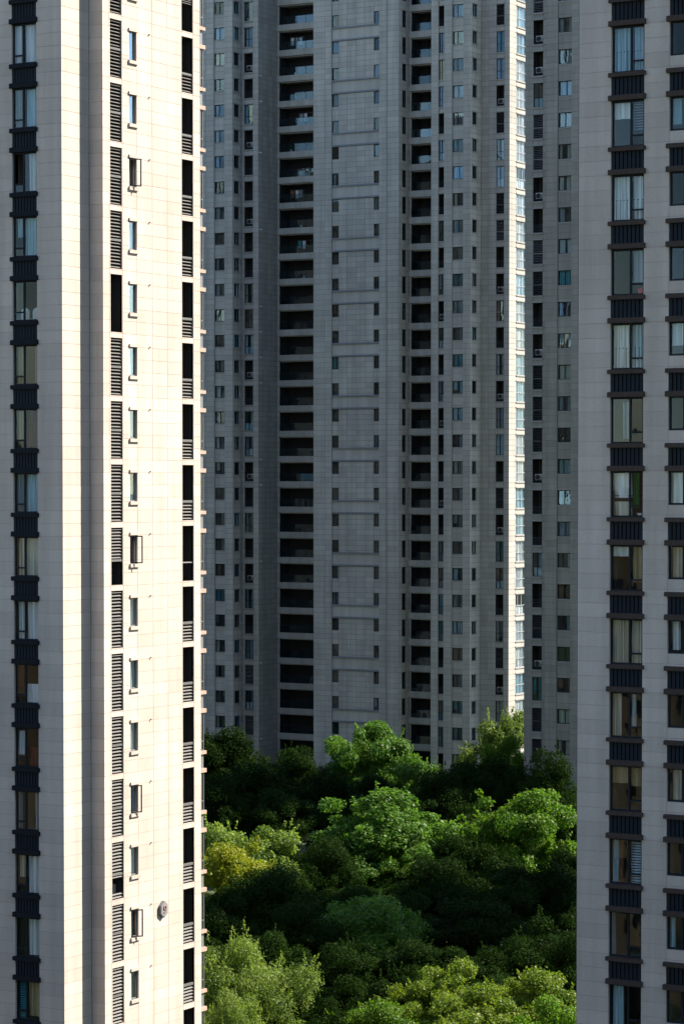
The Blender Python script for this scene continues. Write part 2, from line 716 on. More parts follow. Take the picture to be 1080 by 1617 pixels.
def louvre(B, k, a, b, x, z, w, h, n, mat, y=.05, rail=None, ang=.65, thick=.045):
    def f():
        m = MB()
        for i in range(n):
            m.tbox(.01, w - .01, y + .03, (i + .5) * h / n, thick, .008, ang)
        m.box(0, .03, y, y + .06, 0, h)
        m.box(w - .03, w, y, y + .06, 0, h)
        if rail:
            m.box(.03, w - .03, y - .012, y + .07, rail * h - .05, rail * h + .05)
        return m.mesh('louvre', M[mat])
    return B.put('louvre', cached(('louv', w, h, n, mat, y, rail, ang, thick), f), k, a, b, x, 0, z)


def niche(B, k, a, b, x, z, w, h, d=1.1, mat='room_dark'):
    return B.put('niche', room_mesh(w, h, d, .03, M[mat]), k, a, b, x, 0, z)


ORD = ['top', 'second', 'third', 'fourth', 'fifth', 'sixth', 'seventh', 'eighth', 'ninth', 'tenth', 'eleventh', 'twelfth']


def ac_unit(loc, rot, label, group):
    t = thing('air_conditioner', loc, label, 'air conditioner', group, rot)

    def f():
        m = MB()
        m.box(0, .8, 0, .3, .06, .62)
        m.box(.08, .14, .02, .28, 0, .06)
        m.box(.66, .72, .02, .28, 0, .06)
        return m.mesh('casing', M['enamel'])

    def g():
        m = MB()
        m.disc((.3, -.006, .34), .235, 18)
        for r_ in (.08, .16, .235):
            m.tube([(.3 + r_ * math.cos(w * .5236), -.012, .34 + r_ * math.sin(w * .5236)) for w in range(13)], [.008] * 13, 4)
        return m.mesh('fan_grille', M['black'])
    obj('casing', cached('ac_case', f), t)
    obj('fan_grille', cached('ac_fan', g), t)
    return t


# ------------------------------------------------------------------ ground
gm = MB()
gm.quad((-2500, -2500, 0), (2500, -2500, 0), (2500, 2500, 0), (-2500, 2500, 0))
obj('ground', gm.mesh('ground', M['ground']), kind='structure')

# ================================================================== left tower
NZ = 36.48                                   # window heads of the near towers
LA, LB = -75.94, 103.30
L = Building('apartment_tower', (-85, 112), 'tall cream tower on the left with a sunlit side wall of louvres', M['stone_near'], M['mortar'], .022, rec=.009)
near_k = range(-10, 9)
det = (7, 63)
FL0 = LA - 13.0
wx0, wx1 = 13 - 2.85, 13 - 1.44
wx2, wx3 = wx0 - 5.2, wx1 - 5.2
zlo, zhi = NZ - 31.2, NZ + 27
L.facade('F', FL0, LB, 13.0, [wx2, wx3, wx0, wx1, 2.0, 7.6], NZ, ops=[(wx0, wx1, zlo, zhi, .45), (wx2, wx3, zlo, zhi, .45)], detail=det)
L.facade('S', LA, LB, 2.19, [], NZ, detail=det)
L.facade('F', LA, 105.49, .77, [], NZ, detail=det)
SA, SB = -75.17, 105.49
ops = []
for k in near_k:
    z = NZ + 3 * k
    ops += [(.63, 1.56, z - 2.35, z + .37, .12), (2.18, 2.80, z - 1.38, z, .14), (6.69, 7.64, z - 2.33, z + .38, .12)]
L.facade('S', SA, SB, 8.28, [.54, 1.60, 2.80, 4.10, 5.39, 6.66, 7.67], NZ, ops=ops, detail=det)

C_ = lambda x0, x1, c, z0=0.0, z1=1.0, f=3: (x0, x1, z0, z1, c, f)
left_specs = {   # floor index -> curtains; some tan and red ones stand in for reflections
    7: [C_(.0, .38, 'white'), C_(.42, 1, 'white', f=4)],
    6: [C_(.0, .3, 'grey'), C_(.5, 1, 'blue', f=3)],
    5: [C_(.55, 1, 'white', f=3)],
    4: [C_(.05, .38, 'blue', .5), C_(.42, 1, 'blue', f=4)],
    3: [],
    2: [C_(.05, .36, 'tan', 0, 1, 2), C_(.8, 1, 'tan', f=2)],
    1: [C_(.05, .36, 'tan', .2, 1, 2), C_(.42, 1, 'red', f=3)],
    0: [C_(.0, .38, 'grey', f=3), C_(.42, 1, 'blue', f=5)],
    -1: [C_(.05, .37, 'beige', f=2), C_(.42, 1, 'beige', f=2)],
    -2: [C_(.03, .37, 'white', f=3), C_(.42, 1, 'white', f=3)],
    -3: [C_(.05, .37, 'red', .4), C_(.42, 1, 'white', 0, .5, 2)],
    -4: [C_(.05, .37, 'white', .3, .9), C_(.42, 1, 'red', 0, .5)],
    -5: [C_(.0, .2, 'grey'), C_(.7, 1, 'grey', f=2)],
    -6: [C_(.05, .37, 'beige', .4, 1), C_(.42, 1, 'white', f=3)],
    -7: [C_(.42, 1, 'white', .05, 1, 3)],
    -8: [(.05, .37, 0, 1, 'teal', 'blind'), C_(.42, 1, 'tan', .1, 1, 2)],
}
wW = wx1 - wx0
for k in near_k:
    z = NZ + 3 * k
    for x, vis in ((wx0, True), (wx2, False)):
        window(L, 'F', FL0, LB, x, z - 1.91, wW, 1.89, muls=(.42,), trans=((0, .22),), t=.075,
               curtains=left_specs.get(k, [C_(.5, 1, 'white')]) if vis else [], open_cells=((0, 1),) if k == 5 and vis else ())
        ledge(L, 'F', FL0, LB, x - .08, x + wW + .08, z - 2.10, .19, .13, 'ledge_dark')
        grille(L, 'F', FL0, LB, x, z - 2.80, wW, .70)
        ledge(L, 'F', FL0, LB, x - .08, x + wW + .08, z - 3.02, .22, .13, 'ledge_dark')
    # sunlit side: service louvre, small window, open niche with low louvre
    niche(L, 'S', SA, SB, .63, z - 2.35, .93, 2.72, .95)
    if k == 3:
        pass
    elif k == -1:
        louvre(L, 'S', SA, SB, .63, z - 1.28, .93, 1.65, 11, 'slat_grey', rail=.06)
    elif k == -6:
        louvre(L, 'S', SA, SB, .63, z - 1.38, .93, 1.75, 11, 'slat_grey', rail=.12)
        louvre(L, 'S', SA, SB, .63, z - 2.35, .93, .30, 2, 'slat_grey')
    else:
        louvre(L, 'S', SA, SB, .63, z - 2.35, .93, 2.72, 17, 'slat_grey', rail=.5)
    wd = [C_(.0, 1, 'white', f=4)] if k in (7, 6, 4, 2, 1, -2, -4, -6) else ([C_(0, 1, 'blue', f=3)] if k in (0, -3, -5, 8) else [C_(0, .6, 'white', f=3)])
    wn_ = window(L, 'S', SA, SB, 2.18, z - 1.38, .62, 1.38, t=.06, fmat='frame_lit', y=.10, gmat='glass_side', curtains=wd,
                 sill=('ledge_stone', .16, .09, .07), head=('ledge_stone', .14, .07, .06),
                 open_cells=((0, 0),) if k in (5, -1, -5, -7) else ())
    if k in (5, -1, -5, -7):
        sash = obj('sash', frame_mesh(.60, 1.32, (), (), .055, M['frame'], .045), wn_, (.02, -.12, .03), -R({5: 34, -1: 38, -5: 24, -7: 30}[k]))
    niche(L, 'S', SA, SB, 6.69, z - 2.33, .95, 2.71, 1.25)
    if k == 8:
        louvre(L, 'S', SA, SB, 6.69, z - 1.0, .95, .3, 3, 'slat_grey')
    elif k == -1:
        louvre(L, 'S', SA, SB, 6.69, z - 1.5, .95, .14, 1, 'slat_grey')
    else:
        louvre(L, 'S', SA, SB, 6.69, z - 2.33, .95, .95, 6, 'slat_grey', rail=.97)

    def vent():
        m = MB()
        m.tube([(0, .02, 0), (0, -.09, -.01)], [.035, .03], 8)
        return m.mesh('vent_pipe', M['ledge_stone'])
    L.put('vent_pipe', cached('vent', vent), 'S', SA, SB, 3.85, 0, z + .06)
    # rear bay window seen past the corner
    bx0, by0, by1 = SA - 2.6, SB + 8.28, SB + 8.28 + .5
    for (zb, hh) in ((z - 2.06, .17), (z - 2.98, .2)):
        m = cached(('bayledge', hh), lambda: (lambda q: (q.box(0, 2.55, 0, .58, 0, hh), q.mesh('bay_ledge', M['ledge_peach']))[1])(MB()))
        obj('bay_ledge', m, L.root, (bx0 - L.ox, by0 - L.oy + .004, zb))
    fr = obj('window', cached('bayframe', lambda: frame_mesh(.46, 1.90, (.5,), ((0, .25), (1, .25)), .05, M['slat_grey'], .06)), L.root,
             (SA - .13 - L.ox, by0 - L.oy + .004, z - 1.89), math.pi / 2)
    obj('pane', pane_mesh(.02, .44, .02, 1.88, .03, M['glass']), fr)
    obj('side_panel', cached('baypanel', lambda: (lambda q: (q.box(0, .46, 0, .05, 0, .70), q.mesh('side_panel', M['frame_lit']))[1])(MB())), fr, (0, .03, -.90))
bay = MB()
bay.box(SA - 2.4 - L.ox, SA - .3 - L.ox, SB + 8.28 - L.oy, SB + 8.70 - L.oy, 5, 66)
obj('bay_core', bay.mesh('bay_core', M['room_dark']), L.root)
L.close([(SA, SB + 8.28), (SA - 12, SB + 8.28), (FL0, SB + 8.28), (FL0, LB)])
L.roof(FL0, LA, LB, SB + 8.28)
L.roof(LA, SA, SB, SB + 8.28)
L.finish(300)

# hexagonal number plate
sgn = thing('number_sign', (SA + .01, SB + 4.72, 17.0), 'grey hexagonal plate with a red 9 on the sunlit cream wall', 'sign', rot=math.pi / 2)


def hexa(r, y0, y1, mat):
    m = MB()
    P = [(r * .80 * math.sin(i * math.pi / 3), r * math.cos(i * math.pi / 3)) for i in range(6)]
    m.poly([(x, y0, z) for x, z in P])
    for i in range(6):
        j = (i + 1) % 6
        m.quad((P[i][0], y0, P[i][1]), (P[j][0], y0, P[j][1]), (P[j][0], y1, P[j][1]), (P[i][0], y1, P[i][1]))
    return m.mesh('plate', mat)


pz = at(255, 1450, 131)[2]
sgn.location = (SA + .01, SB + 4.80, pz)
obj('rim', hexa(.42, -.14, .0, M['frame_lit']), sgn)
obj('plate', hexa(.375, -.150, -.13, M['sign_plate']), sgn)
nine = MB()
ring = [(.095 * math.cos(t * math.pi / 6), -.165, .075 + .095 * math.sin(t * math.pi / 6)) for t in range(13)]
nine.tube(ring, [.026] * 13, 6)
nine.tube([(.095, -.165, .075), (.094, -.165, -.02), (.07, -.165, -.11), (.01, -.165, -.165), (-.07, -.165, -.15)], [.026] * 5, 6)
obj('digit', nine.mesh('digit', M['sign_red']), sgn)
p = at(183, 1412, 129.6)
ac_unit((SA - .42, SB + .70, NZ - 18 - 2.33), math.pi / 2, 'white air conditioner in the half open louvre of the cream sunlit wall', 'air conditioners')
for i, (dx, c) in enumerate(((.13, 'left'), (.82, 'right'))):
    t = thing('chair', (FL0 + wx0 + dx, LB + .42, NZ + 9 - 1.89), 'white rounded chair back at the %s of the dark window on the left' % c, 'chair', 'white chairs at the window')
    m = MB()
    n = 14
    pts = [(.27 + .25 * math.cos(math.pi * q / n), .38 + .24 * math.sin(math.pi * q / n)) for q in range(n + 1)]
    pts = [(.50, .0)] + pts + [(.04, .0)]
    m.poly([(x, 0, z) for x, z in pts])
    m.poly([(x, .06, z) for x, z in reversed(pts)])
    for q in range(len(pts)):
        w = (q + 1) % len(pts)
        m.quad((pts[q][0], 0, pts[q][1]), (pts[q][0], .06, pts[q][1]), (pts[w][0], .06, pts[w][1]), (pts[w][0], 0, pts[w][1]))
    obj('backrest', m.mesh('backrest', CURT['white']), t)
    m = MB()
    m.box(.06, .48, .06, .46, .10, .16)
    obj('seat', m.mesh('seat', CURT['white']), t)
    for lx in (.08, .43):
        m = MB()
        m.tube([(lx, .1, .1), (lx, .1, 0)], [.02, .015], 6)
        obj('leg', m.mesh('leg', M['frame']), t)

# ================================================================== right tower
RA, RB = -48.69, 101.70
Rt = Building('apartment_tower', (-42, 110), 'grey tower on the right edge with dark slatted panels between its windows', M['stone_near'], M['mortar'], .022, rec=.009)
RL = 16.0
Rt.facade('F', RA, RB, RL, [1.45, 2.90, 4.01, 5.46, 8.2, 11.0], NZ,
          ops=[(1.45, 2.90, zlo, zhi, .45)] + [(4.01, 5.46, NZ + 3 * k - 1.38, NZ + 3 * k, .3) for k in near_k]
          + [(4.01, 5.46, NZ + 3 * k - 3.02, NZ + 3 * k - 1.94, .3) for k in near_k], detail=det)
right_specs = {  # some sheets stand in for sky and tan walls reflected in glass
    6: [C_(.04, .58, 'blue', f=5), C_(.62, 1, 'blue', f=4)],
    5: [C_(.04, .57, 'white', .62, 1, 2), (.62, 1, .35, 1, 'grey', 'blind')],
    4: [C_(.04, .58, 'white', f=5), C_(.62, 1, 'white', f=3)],
    3: [C_(.62, .97, 'grey', .28, 1, 2)],
    2: [C_(.04, .58, 'white', f=5), C_(.62, 1, 'blue', f=3)],
    1: [C_(.3, .52, 'grey', .1, .9, 2)],
    0: [C_(.04, .57, 'white', .42, 1, 1), C_(.04, .57, 'beige', 0, .34, 1), C_(.65, .82, 'green', .2, 1, 2)],  # white sheet imitates sky reflected in the upper pane
    -1: [C_(.04, .57, 'white', .75, 1, 2), C_(.62, .97, 'tan', .2, 1, 2)],
    -2: [C_(.04, .58, 'beige', f=7), C_(.62, 1, 'beige', f=4)],
    -3: [C_(.04, .3, 'beige', .0, 1, 3), C_(.62, .75, 'white', .24, 1, 2)],
    -4: [C_(.04, .57, 'tan', .6, 1, 2), C_(.62, 1, 'tan', .55, 1, 2)],
    -5: [C_(.03, .22, 'blue', f=3), C_(.22, .36, 'brown', f=3), (.62, .98, 0, 1, 'blue', 'blind')],
    -6: [C_(.0, .12, 'grey', f=2)],
    -7: [C_(.08, .4, 'blue', f=3)],
}
for k in near_k:
    z = NZ + 3 * k
    w1 = window(Rt, 'F', RA, RB, 1.45, z - 1.89, 1.45, 1.87, muls=(.58,), trans=((1, .24),), t=.07, curtains=right_specs.get(k, []))
    if k in (6, 4, 2, 0):
        def rail():
            m = MB()
            m.box(.07, 1.38, .19, .21, .86, .89)
            for i in range(14):
                m.box(.10 + i * .095, .112 + i * .095, .194, .206, .05, .86)
            return m.mesh('guard_rail', M['frame'])
        Rt.put('guard_rail', cached('rail', rail), 'F', RA, RB, 0, 0, 0, w1)
    ledge(Rt, 'F', RA, RB, 1.36, 2.98, z - 2.06, .16, .14, 'ledge_brown')
    grille(Rt, 'F', RA, RB, 1.45, z - 2.81, 1.45, .75)
    ledge(Rt, 'F', RA, RB, 1.36, 2.98, z - 3.01, .20, .14, 'ledge_brown')
    window(Rt, 'F', RA, RB, 4.01, z - 1.38, 1.45, 1.38, muls=(.45,), t=.08,
           curtains={0: [C_(.1, .45, 'white', .05, 1, 1)], 5: [C_(.05, .3, 'blue', .2, 1), C_(.5, .9, 'beige')], 2: [C_(.05, .45, 'white', .3, 1, 2)],  # plain white sheet, first entry, imitates reflected sky
                     -4: [C_(.1, .9, 'beige', 0, 1, 4)], -1: [C_(.06, .42, 'beige', 0, 1, 3)], -2: [C_(.06, .3, 'white', .1, 1, 2)], -5: [], -6: [C_(.06, .2, 'blue', 0, 1, 2)], -3: []}.get(k, [C_(.6, 1, 'grey')]), rdepth=2.2)
    ledge(Rt, 'F', RA, RB, 3.91, 5.56, z - 2.07, .17, .14, 'ledge_brown')
    grille(Rt, 'F', RA, RB, 4.01, z - 2.81, 1.45, .74)
    ledge(Rt, 'F', RA, RB, 3.91, 5.56, z - 3.02, .21, .14, 'ledge_brown')
Rt.close([(RA, RB + 18), (RA, RB)])
Rt.close([(RA + RL, RB), (RA + RL, RB + 18), (RA, RB + 18)])
Rt.roof(RA, RA + RL, RB, RB + 18)
Rt.finish(300)

t = thing('bucket', (RA + 1.45 + 1.18, RB + .42, NZ + 9 - 1.89), 'red plastic bucket standing inside a right tower window', 'bucket')
m = MB()
m.tube([(0, 0, 0), (0, 0, .26), (0, 0, .28)], [.11, .17, .18], 14)
obj('body', m.mesh('body', M['red'], True), t)
m = MB()
m.tube([(.17 * math.cos(q * math.pi / 8), 0, .28 + .03 * math.sin(q * math.pi / 8)) for q in range(9)], [.006] * 9, 5)
obj('handle', m.mesh('handle', M['red']), t)
t = thing('bowl', (RA + 1.45 + 1.20, RB + .42, NZ - 1.87), 'white bowl on the sill behind the right tower glass', 'bowl')
m = MB()
m.tube([(0, 0, 0), (0, 0, .05), (0, 0, .14), (0, 0, .15)], [.07, .13, .19, .19], 16)
obj('shell', m.mesh('shell', M['white'], True), t)

# ================================================================== far towers
FZ = 38.39
far_k = range(-12, 20)
fdet = (1, 97)


def far_curtains(rg, dark=.35):
    r_ = rg.random()
    if r_ < dark:
        return []
    c = rg.choice(['white', 'grey', 'grey', 'beige', 'grey', 'blue', 'teal', 'brown'])
    if rg.random() < .2:
        return [C_(.06, .94, c, f=5)]
    out = []
    if rg.random() < .7:
        out.append(C_(.05, rg.uniform(.2, .45), c, rg.choice([0, 0, .3]), 1, 3))
    if rg.random() < .7:
        out.append(C_(rg.uniform(.55, .75), .95, c, 0, 1, 3))
    return out


SILL = ('sill_far', .13, .09, .06)
HEAD = ('sill_far', .13, .08, .06)


def win_col(B, k, a, b, x, w, h, phase, ks, muls=(.5,), sill=SILL, head=None, dark=.35):
    for f in ks:
        rg = B.rng
        ml = muls
        if len(muls) == 1:
            ml = (rg.choice([muls[0], muls[0], muls[0] - .08, muls[0] + .08]),)
        window(B, k, a, b, x, phase + 3 * f - h, w, h, ml, (), .06, 'frame', 'glass_far', .12,
               far_curtains(rg, dark), rg.choice(['room', 'room_dark', 'room_dark']), 1.8, sill, head, single_pane=False)


def loggia_col(B, k, a, b, x, w, h, phase, ks, acs, what, louv=.35, glazed=.3):
    """service balcony bays: louvres, enclosing glazing or an open niche"""
    for f in ks:
        z = phase + 3 * f - h
        rg = B.rng
        u = rg.random()
        if f in acs:
            niche(B, k, a, b, x, z, w, h, 1.2)
            louvre(B, k, a, b, x, z, w, .75, 5, 'slat_dark', y=.03, thick=.03)
            wx, wy, wz = B.T(k, a, b, x + max(0, (w - .8) / 2), .28, z + .25)
            ac_unit((wx + B.ox, wy + B.oy, wz), 0 if k == 'F' else math.pi / 2, what % ORD[acs.index(f)], what.split(',')[0].replace('white ', ''))
        elif u < louv:
            niche(B, k, a, b, x, z, w, h, 1.0)
            louvre(B, k, a, b, x, z, w, h, 14, rg.choice(['slat_dark', 'slat_dark', 'slat_grey']), y=.04, rail=.45)
        elif u < louv + glazed:
            tr = tuple((c, .4) for c in range(2)) if rg.random() < .5 else ((0, .4),)
            cu = far_curtains(rg, .2)
            if rg.random() < .45:
                cu = cu + [C_(.05, .95, rg.choice(['white', 'teal', 'grey', 'blue']), .02, .38, 1)]
            window(B, k, a, b, x, z, w, h, (.5,), tr, .05, 'frame', 'glass_far', .08, cu, 'room', 1.5, single_pane=False)
        else:
            niche(B, k, a, b, x, z, w, h, 1.2)
            louvre(B, k, a, b, x, z, w, .85, 6, 'slat_dark', y=.05, thick=.03)
        ledge(B, k, a, b, x - .08, x + w + .08, z - .14, .13, .10, 'sill_far', 'sill')
        ledge(B, k, a, b, x - .08, x + w + .08, z + h + .01, .12, .08, 'sill_far', 'head_ledge')


def balcony_col(B, a, b, x0, x1, ks, phase, depth=2.15):
    """x0..x1 opening along the face, slab bands and glass guards"""
    W = x1 - x0
    for f in ks:
        z = phase + 3 * f

        def slab():
            m = MB()
            m.box(-.30, W, -.12, depth, 0, .50)
            m.box(-.30, W, -.12, .10, .50, .72)
            m.box(0, W, .25, .45, -.12, 0)
            n = max(2, int(W / 1.25))
            for i in range(1, n):
                m.box(i * W / n - .012, i * W / n + .012, -.123, -.11, .02, .70, 1)
            return m.mesh('balcony', [B.mat, B.mortar])
        bal = B.put('balcony', cached(('balc', W, B.mat.name), slab), 'F', a, b, x0, 0, z - 2.97)

        def guard():
            m = MB()
            n = max(2, round(W / 1.3))
            for i in range(n):
                m.box(i * W / n + .02, (i + 1) * W / n - .02, -.03, -.018, .74, 1.62)
            return m.mesh('glass_guard', M['glass_rail'])

        def bar():
            m = MB()
            n = max(2, round(W / 1.3))
            m.box(0, W, -.05, .0, 1.63, 1.67)
            for i in range(n + 1):
                m.box(max(0, i * W / n - .018), i * W / n + .018, -.04, -.012, .72, 1.63)
            return m.mesh('handrail', M['frame'])
        obj('glass_guard', cached(('guard', W), guard), bal)
        obj('handrail', cached(('bar', W), bar), bal)
        dw = min(3.4, W * .62)
        fr = window(B, 'F', a, b, x0 + W - dw - .25, z - 2.22, dw, 2.1, (.25, .5, .75) if W > 5 else (.5,), (), .06, 'frame', 'glass_far', depth - .02,
                    far_curtains(B.rng, .55), 'room_dark', 1.5, single_pane=False)


# ---- far left tower
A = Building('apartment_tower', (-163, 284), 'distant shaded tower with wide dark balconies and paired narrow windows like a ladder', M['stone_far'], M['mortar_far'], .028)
X0 = -188.0
e = X0
xw = -178.34 - X0
A.facade('F', X0, 271.14, xw + 1.15, [2, 4, 6, 8, xw], FZ, detail=fdet)
A.facade('F', X0 + xw + 1.15, 271.26, 1.44, [], FZ, course=.9, detail=fdet, ops=[(.0, 1.44, FZ + 3 * f - 1.40, FZ + 3 * f, .2) for f in far_k])
A.facade('F', X0 + xw + 2.59, 271.14, 1.15, [], FZ, detail=fdet)
A.close([(X0 + xw + 1.15, 271.14), (X0 + xw + 1.15, 271.27)])
win_col(A, 'F', X0 + xw + 1.15, 271.26, 0.0, 1.44, 1.40, FZ, far_k, dark=.25, sill=('sill_far', .13, .06, -.01))
A.facade('S', -174.60, 271.14, 1.80, [], FZ, detail=fdet, ops=[(.37, 1.48, FZ + 3 * f - 1.46, FZ + 3 * f, .2) for f in far_k])
win_col(A, 'S', -174.60, 271.14, .37, 1.11, 1.46, FZ, far_k, head=HEAD)
A.facade('F', -174.60, 272.94, 2.42, [.51, 1.68], FZ, detail=fdet, ops=[(.51, 1.68, FZ + 3 * f - 2.24, FZ + 3 * f, .2) for f in far_k])
loggia_col(A, 'F', -174.60, 272.94, .51, 1.17, 2.24, FZ, far_k, [16, 13, 10, 4, 0, -4],
           'white air conditioner in the niches left of the wide far balconies, %s one', .15, .4)
m = MB()
m.tube([(0, 0, 0), (0, 0, 98)], [.05, .05], 8)
for q in range(32):
    m.box(-.12, .07, -.06, .06, 1.6 + 3 * q, 2.3 + 3 * q)
A.put('downpipe', m.mesh('downpipe', M['pipe']), 'F', -174.60, 272.94, .22, -.08, 0)
A.facade('S', -172.18, 272.94, 4.24, [1.05, 2.1, 3.2], FZ, detail=fdet)
for i, f in enumerate((18, 15, 14, 12, 9, 6, 5, 4, 3, 0, -1, -4, -8, -11)):
    m = cached('flue', lambda: (lambda q: (q.tube([(0, .02, 0), (0, -.32, -.03)], [.045, .045], 8), q.mesh('flue_pipe', M['white']))[1])(MB()))
    A.put('flue_pipe', m, 'S', -172.18, 272.94, .25 + .05 * (i % 3), 0, FZ + 3 * f + .35)
# wide balconies
bw = -163.28 + 172.18
A.facade('F', -172.18, 277.18, bw, [], FZ, ops=[(.33, bw, FZ - 38.0, FZ + 60, 2.2, 2)], detail=fdet)
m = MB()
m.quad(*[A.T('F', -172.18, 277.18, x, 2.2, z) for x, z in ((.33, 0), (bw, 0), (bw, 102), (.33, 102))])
obj('recess_wall', m.mesh('recess_wall', M['balcony_shade_wall']), A.root)
balcony_col(A, -172.18, 277.18, .33, bw, far_k, FZ)
A.close([(-163.28, 277.18), (-163.28, 270.72)])
# shaft with the window ladder
GA, GB = -163.28, 270.72
A.facade('F', GA, GB, 2.41, [1.55], FZ, detail=fdet)
ops = []
for f in far_k:
    z = FZ + 3 * f
    ops += [(.0, .89, z - 1.39, z, .2), (5.52, 6.27, z - 1.39, z, .2)]
    if f % 2:                                # smooth band above the even pair
        ops.append((0, 6.27, z - 3.0 + .04, z - 1.39, .02))
A.facade('F', GA + 2.41, GB + .12, 6.27, [.89, 2.00, 3.22, 4.39, 5.52], FZ, ops=ops, detail=fdet)
A.facade('F', GA + 8.68, GB, 2.56, [.99], FZ, detail=fdet)
A.close([(GA + 2.41, GB), (GA + 2.41, GB + .13)])
for f in far_k:
    z = FZ + 3 * f
    for x, w in ((0.0, .89), (5.52, .75)):
        window(A, 'F', GA + 2.41, GB + .12, x, z - 1.39, w, 1.39, (), (), .07, 'frame', 'glass_far', .10, far_curtains(A.rng, .75), 'room', 1.6, single_pane=False)
    if f % 2:
        sp = cached('spandrel', lambda: (lambda q: (q.box(0, 6.25, .0, .05, 0, 1.22), q.mesh('spandrel_band', A.mat))[1])(MB()))
        A.put('spandrel_band', sp, 'F', GA + 2.41, GB + .12, .01, .02, z - 2.78)
        ledge(A, 'F', GA + 2.41, GB + .12, .0, 6.27, z - 1.56, .165, .14, 'ledge_far', y1=.1)
        ledge(A, 'F', GA + 2.41, GB + .12, .0, 6.27, z - 2.96, .165, .14, 'ledge_far', y1=.1)
m = MB()
m.tube([(0, 0, 0), (0, 0, 100)], [.04, .04], 8)
A.put('downpipe', m.mesh('downpipe', M['pipe']), 'F', GA, GB, 9.68, -.03, 0)
A.facade('S', -152.04, 270.72, 2.51, [.84, 1.81], FZ, detail=fdet, ops=[(.84, 1.81, FZ + 3 * f - 1.92, FZ + 3 * f, .2) for f in far_k])
for f in far_k:
    window(A, 'S', -152.04, 270.72, .84, FZ + 3 * f - 1.92, .97, 1.92, (.5,), (), .05, 'frame', 'glass_far', .12, [], 'room_dark', 1.0, single_pane=False)
A.close([(-152.04, 273.23), (-152.04, 292), (X0, 292), (X0, 271.14)])
A.roof(X0, -152.04, 277.18, 292)
A.roof(GA, -152.04, GB, 277.18)
A.roof(X0, -174.6, 271.14, 277.18)
A.finish(0)

# ---- far right tower
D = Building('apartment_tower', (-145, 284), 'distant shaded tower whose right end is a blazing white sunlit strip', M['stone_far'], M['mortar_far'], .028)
bw2 = -148.27 + 152.04 - .01
D.facade('F', -152.03, 273.23, bw2, [], FZ, ops=[(.25, bw2, FZ - 38, FZ + 60, 2.2, 2)], detail=fdet)
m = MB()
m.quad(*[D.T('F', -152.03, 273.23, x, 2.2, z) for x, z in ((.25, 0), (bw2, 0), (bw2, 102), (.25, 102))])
obj('recess_wall', m.mesh('recess_wall', M['balcony_shade_wall']), D.root)
balcony_col(D, -152.03, 273.23, .25, bw2, far_k, FZ)
DA, DB = -148.27, 271.43
D.close([(DA, 273.23), (DA, DB)])
D.facade('F', DA, DB, .92, [], FZ, detail=fdet)
D.facade('F', DA + .92, DB + .12, .71, [], FZ, detail=fdet, ops=[(.0, .71, FZ + 3 * f - 2.28, FZ + 3 * f, .2) for f in far_k])
D.facade('F', DA + 1.63, DB, 1.03, [], FZ, detail=fdet)
D.facade('F', DA + 2.66, DB + .12, 1.40, [], FZ, course=.9, detail=fdet, ops=[(.0, 1.40, FZ + 3 * f - 1.41, FZ + 3 * f, .2) for f in far_k])
D.facade('F', DA + 4.06, DB, .95, [], FZ, detail=fdet)
for x in (.92, 2.66):
    D.close([(DA + x, DB), (DA + x, DB + .13)])
loggia_col(D, 'F', DA + .92, DB + .12, .0, .71, 2.28, FZ, far_k, [6, 2, -1], 'white air conditioner in the narrowest niches of the far towers, %s one', .1, .55)
win_col(D, 'F', DA + 2.66, DB + .12, .0, 1.40, 1.41, FZ, far_k, dark=.15, sill=('sill_far', .13, .06, -.01))
D.facade('S', DA + 5.01, DB, 2.54, [], FZ, detail=fdet, ops=[(.45, 1.52, FZ + 3 * f - 1.41, FZ + 3 * f, .2) for f in far_k])
win_col(D, 'S', DA + 5.01, DB, .45, 1.07, 1.41, FZ, far_k, head=HEAD)
D.facade('F', DA + 5.01, DB + 2.54, 3.56, [.95, 1.91, 2.88], FZ, detail=fdet, ops=[(1.91, 2.88, FZ + 3 * f - 2.30, FZ + 3 * f, .2) for f in far_k])
loggia_col(D, 'F', DA + 5.01, DB + 2.54, 1.91, .97, 2.30, FZ, far_k, [14, 7, 3, -2, -8], 'white air conditioner in the niches beside the sunlit strip, %s one', .4, .4)
EA, EB = DA + 8.57, DB + 2.54
D.facade('S', EA, EB, 14.0, [1.72, 4.1, 6, 8, 10, 12], FZ, detail=fdet, ops=[(1.72, 4.10, FZ + 3 * f - 2.30, FZ + 3 * f, .2) for f in far_k])
for f in far_k:
    window(D, 'S', EA, EB, 1.72, FZ + 3 * f - 2.30, 2.38, 2.30, (.25, .62), ((0, .45), (1, .45), (2, .45)), .06, 'frame_pale', 'glass', .05,
           [C_(.03, .97, D.rng.choice(['white', 'white', 'blue']), 0, 1, 8)] if D.rng.random() < .8 else [C_(.05, .95, 'white', 0, .42, 4)], 'room', 1.6, single_pane=False,
           sill=('sill_far', .13, .09, .06), head=HEAD)
D.close([(EA, EB + 14), (-152.03, EB + 14), (-152.03, 273.23)])
D.roof(-152.03, EA, EB, EB + 14)
D.roof(DA, DA + 5.01, DB, EB)
D.finish(0)

